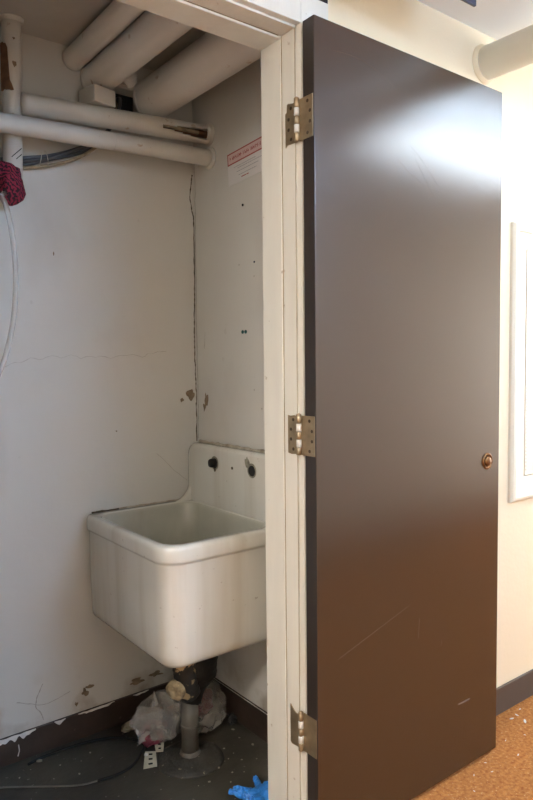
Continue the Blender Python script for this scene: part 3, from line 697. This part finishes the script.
# ================================================================== SINK
def rrect(x0, x1, y0, y1, rad, z, n=10):
    """rad: radii at (x0,y0),(x1,y0),(x1,y1),(x0,y1)"""
    out = []
    for (cx, cy, r, a0) in ((x0, y0, rad[0], PI), (x1, y0, rad[1], 1.5*PI), (x1, y1, rad[2], 0), (x0, y1, rad[3], .5*PI)):
        sx = 1 if cx == x0 else -1; sy = 1 if cy == y0 else -1
        for k in range(n+1):
            a = a0+.5*PI*k/n; out.append(Vector((cx+sx*r+r*math.cos(a), cy+sy*r+r*math.sin(a), z)))
    return out
def sink():
    t = thing('utility_sink', 'old white porcelain utility sink with high back mounted in the closet corner', 'sink', (1.07, 1.83, .395))
    x0, x1, y0, y1 = .841, 1.286, 1.545, 2.094
    zt, zb = .752, .398
    R = (.075, .04, .01, .030)
    loops = []
    def lp(ins, z, rad=R, xr=None):
        rr = [max(q-ins, .006) for q in rad]
        loops.append(rrect(x0+ins, (xr or x1), y0+ins, y1-min(ins, .004), rr, z))
    lp(.060, zb); lp(.040, zb+.001); lp(.026, zb+.007); lp(.017, zb+.020); lp(.014, zb+.040)
    lp(.010, zt-.30+.12); lp(.0085, zt-.056); lp(.007, zt-.051); lp(.001, zt-.046); lp(0, zt-.041); lp(0, zt-.014); lp(.002, zt-.006); lp(.006, zt-.001); lp(.011, zt)
    # inside
    def li(ins, z, rr): loops.append(rrect(x0+ins, 1.236-(ins-.030)*.6, y0+ins, y1-ins*1.0, rr, z))
    li(.026, zt, (.055,)*4); li(.032, zt-.003, (.055,)*4); li(.036, zt-.012, (.055,)*4); li(.044, zt-.12, (.060,)*4); li(.052, zb+.075, (.065,)*4)
    li(.062, zb+.052, (.065,)*4); li(.085, zb+.040, (.06,)*4); li(.15, zb+.036, (.04,)*4)
    b = bmesh.new(); rings = [[b.verts.new(v) for v in L] for L in loops]; n = len(rings[0])
    for a, c in zip(rings, rings[1:]):
        for k in range(n): b.faces.new((a[k], a[(k+1) % n], c[(k+1) % n], c[k]))
    b.faces.new(rings[0][::-1]); b.faces.new(rings[-1])
    bmesh.ops.recalc_face_normals(b, faces=b.faces)
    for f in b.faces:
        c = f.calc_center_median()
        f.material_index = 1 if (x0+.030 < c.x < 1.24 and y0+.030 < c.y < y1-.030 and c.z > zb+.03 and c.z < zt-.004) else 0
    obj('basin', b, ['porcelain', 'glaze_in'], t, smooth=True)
    # backsplash: outline in y-z, with fillets to the side rims
    xf = 1.238; ztop = .962
    out = []
    ya, yb = y1-.002, y0+.002
    r = .045
    out.append((ya, zt-.02))
    for k in range(9): a = .5*PI*k/8; out.append((ya-r+r*math.cos(a), ztop-r+r*math.sin(a)))
    for k in range(9): a = .5*PI+.5*PI*k/8; out.append((yb+r+r*math.cos(a), ztop-r+r*math.sin(a)))
    out.append((yb, zt-.02))
    b = bmesh.new(); rows = []
    for ins, x in ((0, XB-.001), (0, xf+.012), (.0035, xf+.0035), (.012, xf)):
        cy, cz = (ya+yb)/2, zt
        rows.append([b.verts.new((x, y-math.copysign(ins, y-cy), z-(ins if z > zt+.05 else 0))) for y, z in out])
    for a, c in zip(rows, rows[1:]):
        for k in range(len(out)): b.faces.new((a[k], a[(k+1) % len(out)], c[(k+1) % len(out)], c[k]))
    b.faces.new(rows[0]); b.faces.new(rows[-1][::-1]); bmesh.ops.recalc_face_normals(b, faces=b.faces)
    bs = obj('backsplash', b, 'porcelain', t, smooth=False)
    for p_ in bs.data.polygons: p_.use_smooth = len(p_.vertices) == 4
    # fillets where the high back runs down into the side rims
    for (fa, fb) in ((y1-.030, y1-.003), (y0+.003, y0+.028)):
        b = bmesh.new(); rr = .075; ym = (fa+fb)/2; cols = []
        for k in range(15):
            a_ = .5*PI*k/14; cx_, cz_ = xf-rr+rr*math.cos(a_)+.004, zt+rr-rr*math.sin(a_)-.002
            bot = (cx_+.02*(1-k/14) if k < 14 else cx_, zt-.006)
            row = [(cx_+.010, fa, zt-.006), (cx_+.006, fa, cz_-.006), (cx_, fa+.004, cz_), (cx_, ym, cz_+.001), (cx_, fb-.004, cz_), (cx_+.006, fb, cz_-.006), (cx_+.010, fb, zt-.006)]
            cols.append([b.verts.new((min(p[0], xf+.02), p[1], max(p[2], zt-.006))) for p in row])
        for A, B in zip(cols, cols[1:]):
            for k in range(6): b.faces.new((A[k], A[k+1], B[k+1], B[k]))
        b.faces.new(cols[0]); b.faces.new(cols[-1][::-1]); bmesh.ops.recalc_face_normals(b, faces=b.faces)
        obj('rim_fillet', b, 'porcelain', t, smooth=True)
    # faucet holes
    for k, (y, z) in enumerate(((1.906, .905), (1.690, .905))):
        b = bmesh.new(); lathe(b, (xf+.0005, y, z), (-1, 0, 0), [(0, .024), (.0012, .0235), (.0016, .0195), (.0006, .0185)], 28)
        h = obj('faucet_hole', b, 'ring', t); h['label'] = 'stained rim of a faucet hole'
        b = bmesh.new(); lathe(b, (xf, y, z-.001), (-1, 0, 0), [(0, .0175), (.0014, .0170)], 24); obj('opening', b, 'dark', h)
        if k == 0:
            b = bmesh.new(); lathe(b, (xf, y+.003, z), (-1, .25, .0), [(0, .0155), (.014, .0150), (.019, .012), (.020, .006)], 20); obj('plug', b, 'black', h, smooth=True)['label'] = 'black stub plug'
            b = bmesh.new(); blob(b, (xf, y-.002, z-.022), (.010, .014), (-1, 0, 0), thick=.002, rough=.4); obj('drip', b, 'crack', h)
    b = bmesh.new(); lathe(b, (xf, 1.800, .900), (-1, 0, 0), [(0, .0050), (.002, .0046), (.003, .002)], 14); obj('bolt', b, 'crack', t)
    for k in range(1):
        b = bmesh.new(); blob(b, (xf, 1.715, .925), (.02, .035), (-1, 0, 0), thick=.0005, rough=.5, seed=5); obj('stain', b, 'ring', t)
    # caulk lines
    rnd = random.Random(8)
    b = bmesh.new(); P = [(XB-.012, 1.56+.02*i, ztop+.001+.001*rnd.random()) for i in range(26)]; tube(b, P, [.004+.004*rnd.random() for _ in P], 8); obj('sealant', b, 'caulk', t, smooth=True)
    b = bmesh.new(); P = [(.885+.02*i, YA-.003, zt+.001+.001*rnd.random()) for i in range(17)]; tube(b, P, [.002+.0022*rnd.random() for _ in P], 8); obj('sealant', b, 'caulk', t, smooth=True)
    b = bmesh.new(); P = [(.868+.012*i, YA-.004-.008*rnd.random(), zt+.0015) for i in range(9)]; tube(b, P, [.002+.003*rnd.random() for _ in P], 8); obj('rust_stain', b, 'crack', t, smooth=True)
    # drain inside the basin
    b = bmesh.new(); lathe(b, (1.07, 1.80, .434), (0, 0, 1), [(0, .034), (.003, .034), (.004, .028), (.001, .024), (.001, .001)], 28); obj('drain_ring', b, 'brass', t, smooth=True)
sink()

# ================================================================== DRAIN UNDER THE SINK
def drain():
    cx, cy = 1.040, 1.768
    t = thing('drain_pipe', 'black iron drain with peeling tan paint standing on the floor under the sink', 'drain', (cx, cy, 0))
    b = bmesh.new()
    tube(b, catmull([(cx+.035, cy, .391), (cx+.036, cy, .33), (cx+.032, cy, .27), (cx+.012, cy, .215), (cx+.002, cy, .185)], 8), [.058]*9+[.060]*8+[.056, .052, .046, .042, .040, .038, .037, .036, .036, .036, .036, .036, .036, .036, .036, .036][:16], 32, jitter=.10)
    obj('iron_body', b, 'castdark', t, smooth=True)
    b = bmesh.new(); tube(b, catmull([(cx-.030, cy-.025, .389), (cx-.034, cy-.03, .33), (cx-.030, cy-.030, .27), (cx-.010, cy-.02, .22)], 8), .034, 24, jitter=.18)
    obj('inlet_pipe', b, 'castiron', t, smooth=True)['label'] = 'inlet with flakes of tan paint'
    b = bmesh.new(); lathe(b, (cx-.040, cy-.02, .255), (-.85, -.5, .0), [(0, .024), (.026, .024), (.027, .031), (.037, .031), (.041, .026), (.046, .018), (.044, .001)], 12)
    for v in b.verts: v.co += Vector((noise.noise(v.co*60), noise.noise(v.co*60+Vector((5, 0, 0))), noise.noise(v.co*60+Vector((0, 5, 0)))))*.006
    obj('cleanout_plug', b, 'peel', t)['label'] = 'tan flaking cleanout plug'
    b = bmesh.new(); tube(b, [(cx+.001, cy, .19), (cx+.001, cy, .12), (cx, cy, .02)], .0270, 32); obj('standpipe', b, 'stand', t, smooth=True)
    b = bmesh.new(); lathe(b, (cx, cy, .105), (0, 0, 1), [(0, .0270), (.002, .029), (.006, .029), (.008, .0270)], 32); obj('coupling', b, 'stand', t, smooth=True)
    b = bmesh.new(); lathe(b, (cx, cy, .0), (0, 0, 1), [(0, .036), (.010, .035), (.024, .031), (.028, .0275)], 32); obj('floor_flange', b, 'stand', t, smooth=True)
    b = bmesh.new(); n = 48
    prof = [(0, .106), (.004, .101), (.008, .092), (.011, .07), (.014, .045), (.016, .038), (.016, .001)]
    lathe(b, (cx+.0, cy-.006, 0), (0, 0, 1), prof, n)
    for v in b.verts:
        if v.co.z > .001: v.co.z += .004*noise.noise(v.co*30)
        d = Vector((v.co.x-cx, v.co.y-cy, 0)); v.co += d*.10*noise.noise(Vector((d.x*14, d.y*14, 1)))
    obj('mortar_mound', b, 'mound', t, smooth=True)['label'] = 'round grey mortar mound'
drain()

# ================================================================== ON THE CLOSET FLOOR
def bag():
    def film(c, rx, ry, rz, seed, sub=5):
        b = bmesh.new(); bmesh.ops.create_icosphere(b, subdivisions=sub, radius=1)
        for v in b.verts:
            d = v.co.normalized()
            q = 1+.22*noise.fractal(d*1.6+Vector((seed, 0, 0)), 1, 2, 2) - .13*abs(noise.noise(d*3.6+Vector((0, seed, 0)))) - .05*abs(noise.noise(d*9+Vector((0, 0, seed))))
            p = Vector((d.x*rx*q, d.y*ry*q, d.z*rz*q))
            p.z = max(p.z + rz*.86, .003); v.co = p+Vector((c[0], c[1], 0))
        return b
    t = thing('plastic_bag', 'crumpled cloudy plastic bag lying behind the drain under the sink', 'bag', (1.11, 1.90, 0))
    obj('bag_body', film((1.165, 1.90, 0), .094, .088, .080, 3.1), 'bag', t, smooth=True)
    obj('bag_body', film((1.020, 1.925, 0), .082, .075, .082, 7.7), 'bag', t, smooth=True)
    # loose mouth of the bag: crumpled sheet standing up at the left
    b = bmesh.new(); nu, nv = 26, 22; g = []
    for i in range(nu):
        row = []
        for j in range(nv):
            u, v = i/(nu-1), j/(nv-1)
            x = .905+.14*u+.010*math.sin(v*9+u*4); y = 1.868+.04*math.sin(u*7+v*3)*(.4+v*.6)-.03*u; z = .04+(.165-.10*abs(u-.45))*v+.012*noise.noise(Vector((u*7, v*7, 1)))
            row.append(b.verts.new((x, y, z)))
        g.append(row)
    for i in range(nu-1):
        for j in range(nv-1): b.faces.new((g[i][j], g[i+1][j], g[i+1][j+1], g[i][j+1]))
    o = obj('bag_mouth', b, 'bag', t, smooth=True); s = o.modifiers.new('t', 'SOLIDIFY'); s.thickness = .0008
    b = bmesh.new(); lumps(b, (.985, 1.90, .045), .045, amp=.5, freq=18, squash=(.9, .8, .9), floor=.008, seed=2.)
    tag(obj('wrapper', b, 'red'), 'crumpled dark red wrapper in the left side of the plastic bag', 'wrapper')
    b = bmesh.new(); lumps(b, (1.16, 1.90, .085), .045, amp=.5, freq=18, squash=(1, .8, .9), floor=.008, seed=5.)
    tag(obj('wrapper', b, 'red'), 'dim reddish wrapper inside the right side of the plastic bag, behind the drain', 'wrapper')
bag()

def floor_tag(pts, z, label, marks):
    t = thing('slotted_card', label, 'card', (sum(p[0] for p in pts)/4, sum(p[1] for p in pts)/4, z))
    b = bmesh.new(); a = [b.verts.new((x, y, z)) for x, y in pts]; c = [b.verts.new((x, y, z+.0025)) for x, y in pts]
    for k in range(4): b.faces.new((a[k], a[(k+1) % 4], c[(k+1) % 4], c[k]))
    b.faces.new(a[::-1]); b.faces.new(c); bmesh.ops.recalc_face_normals(b, faces=b.faces); obj('card_sheet', b, 'card', t)
    P = [Vector((x, y, z+.0027)) for x, y in pts]   # 0 near-left 1 near-right 2 far-right 3 far-left
    b = bmesh.new()
    for k in range(marks):
        v = .2+.6*k/(marks-1) if marks > 1 else .5
        l = P[0].lerp(P[3], v); r = P[1].lerp(P[2], v); m0 = l.lerp(r, .36); m1 = l.lerp(r, .68)
        strip(b, [m0, m1], .0085, (0, 0, 1), .0004)
    obj('slot_marks', b, 'black', t)['label'] = 'row of dark slots'
floor_tag([(.892, 1.800), (.932, 1.786), (.966, 1.858), (.938, 1.878)], .003, 'cream card with black slots lying nearest the viewer beside the drain', 3)
floor_tag([(.962, 1.850), (.982, 1.838), (1.022, 1.903), (.994, 1.925)], .007, 'cream slotted card tucked against the plastic bag', 3)
b = bmesh.new(); lumps(b, (.931, 1.858, .007), .006, sub=2, amp=.2, floor=.001); tag(obj('bead', b, 'whitechip', smooth=True), 'small white bead between the two slotted cards', 'bead')

# blue glove
def glove():
    b = bmesh.new(); cx, cy = 1.105, 1.445
    # crumpled palm
    b2 = bmesh.new(); bmesh.ops.create_icosphere(b2, subdivisions=4, radius=1)
    for v in b2.verts:
        d = v.co.normalized(); q = 1+.35*noise.fractal(d*1.8, 1, 2, 3)-.16*abs(noise.noise(d*5))
        v.co = Vector((cx+d.x*.062*q, cy+d.y*.05*q, max(.001, .016+d.z*.026*q)))
    me = bpy.data.meshes.new('t'); b2.to_mesh(me); b2.free(); b.from_mesh(me)
    for k, (ang, L, bend) in enumerate(((2.75, .075, .3), (2.35, .085, -.2), (1.95, .08, .25), (1.5, .07, -.3), (3.5, .06, .4))):
        p0 = Vector((cx+.035*math.cos(ang), cy+.03*math.sin(ang), .014)); pp = [p0]
        for s in range(1, 5):
            a = ang+bend*s/3; pp.append(pp[-1]+Vector((math.cos(a), math.sin(a), .12*math.sin(s*2.1+k)))*L/4)
        for q in pp: q.z = max(q.z, .010)
        tube(b, catmull(pp, 4), [.012-.0003*i for i in range(17)], 8, jitter=.55)
    for v in b.verts: v.co.z = max(v.co.z, .001)
    tag(obj('rubber_glove', b, 'blue'), 'crumpled bright blue disposable glove on the closet floor by the door frame', 'glove')
glove()

# black cable loop on the floor
b = bmesh.new(); z = .0045
tube(b, catmull([(.62, 2.045, z), (.673, 2.055, z), (.794, 2.050, z), (.887, 2.020, z), (.940, 1.965, z), (.952, 1.915, z), (.915, 1.870, z), (.870, 1.835, z), (.819, 1.824, z), (.757, 1.832, z)], 10), .0042, 10)
tag(obj('floor_cable', b, 'black', smooth=True), 'thin black cable curving in a loop on the closet floor', 'cable')
b = bmesh.new(); z = .003
tube(b, catmull([(.765, 1.834, z), (.707, 1.850, z), (.611, 1.917, z), (.519, 1.984, z), (.40, 2.05, z)], 10), .0026, 8)
tag(obj('grey_cord', b, 'stand', smooth=True), 'thin grey cord trailing off to the left across the closet floor', 'cord')
# stones and chips
b = bmesh.new(); lumps(b, (.955, 2.030, .014), .020, amp=.35, squash=(1.3, 1, .7), floor=0, seed=4.); tag(obj('stone', b, 'rubble'), 'tan lump of rubble on the floor left of the plastic bag', 'rubble')
b = bmesh.new(); lumps(b, (.985, 1.985, .009), .018, amp=.35, squash=(1.3, 1, .5), floor=0, seed=14.); tag(obj('stone', b, 'castdark'), 'black flat scrap in front of the tan rubble, left of the bag', 'rubble')
b = bmesh.new(); lumps(b, (1.256, 1.845, .018), .016, amp=.35, squash=(.9, 1, 1.2), floor=0, seed=24.); tag(obj('stone', b, 'castdark'), 'dark lump against the right baseboard beside the bag', 'rubble')
chip_pts = [(.655, 2.045, .010), (.70, 1.985, .003), (.76, 1.965, .002), (.80, 1.99, .0035), (.73, 1.905, .0035), (.93, 2.00, .0025), (1.236, 1.812, .006), (1.225, 1.76, .003), (1.236, 1.70, .005), (1.16, 1.655, .003), (1.10, 1.62, .0035), (1.15, 1.74, .0035), (1.02, 1.625, .004), (.985, 1.63, .002), (1.07, 1.585, .0028), (1.13, 1.60, .0022),
            (1.20, 1.63, .0022), (1.16, 1.70, .002), (1.08, 1.665, .0045), (1.13, 1.685, .003), (.62, 2.02, .002), (.58, 2.00, .003), (.66, 1.93, .002)]
def crumb_label(x, y):
    if x < .85: return 'pale crumb of plaster inside or beside the cable loop on the closet floor'
    if x < 1.0 and y > 1.9: return 'pale crumb of plaster beside the dark scrap left of the bag'
    if x > 1.18 and y > 1.65: return 'pale crumb of plaster along the right closet baseboard'
    return 'pale crumb of plaster on the floor around the drain mound'
M['crumb'] = mat('dull crumb', (.40, .37, .29), .85, var=.2, vscale=30)
src = None
for k, (x, y, r) in enumerate(chip_pts):
    rr = random.Random(k)
    if src is None:
        b = bmesh.new(); lumps(b, (0, 0, .3), 1, sub=1, amp=.5, squash=(1.2, .9, .35), floor=0); src = obj('paint_chip', b, 'crumb', origin=(0, 0, 0)); o = src
    else: o = src.copy(); C.objects.link(o)
    o.location = (x, y, 0); o.scale = (r, r, r); o.rotation_euler = (0, 0, rr.random()*6)
    tag(o, crumb_label(x, y) if k else 'largest pale paint crumb on the closet floor, near the back baseboard at left', 'paint chip', None if k == 0 else 'pale crumbs on the closet floor')
hall = [(2.115, 1.280, .004), (2.07, 1.265, .005), (2.035, 1.262, .006), (2.053, 1.223, .009), (1.744, 1.17, .003), (1.663, 1.155, .003), (1.72, 1.131, .003), (1.86, 1.13, .004), (1.90, 1.20, .003), (1.60, 1.11, .0025), (1.98, 1.18, .0025), (1.82, 1.05, .003)]
b = bmesh.new(); lumps(b, (0, 0, .3), 1, sub=1, amp=.5, squash=(1.2, .9, .35), floor=0); fl = obj('paint_flake', b, 'whitechip', origin=(0, 0, 0))
for k, (x, y, r) in enumerate(hall):
    o = fl if k == 0 else fl.copy()
    if k: C.objects.link(o)
    rr = random.Random(k+50)
    o.location = (x, y, 0); o.scale = (r*1.3, r*.6, r); o.rotation_euler = (0, 0, rr.random()*6)
    tag(o, ('white flake on the orange carpet near the corridor base' if y > 1.20 else 'white flake on the orange carpet in front of the open door'), 'paint chip', 'white flakes on the orange carpet')
for o in bpy.data.objects:
    if 'org' in o: del o['org']
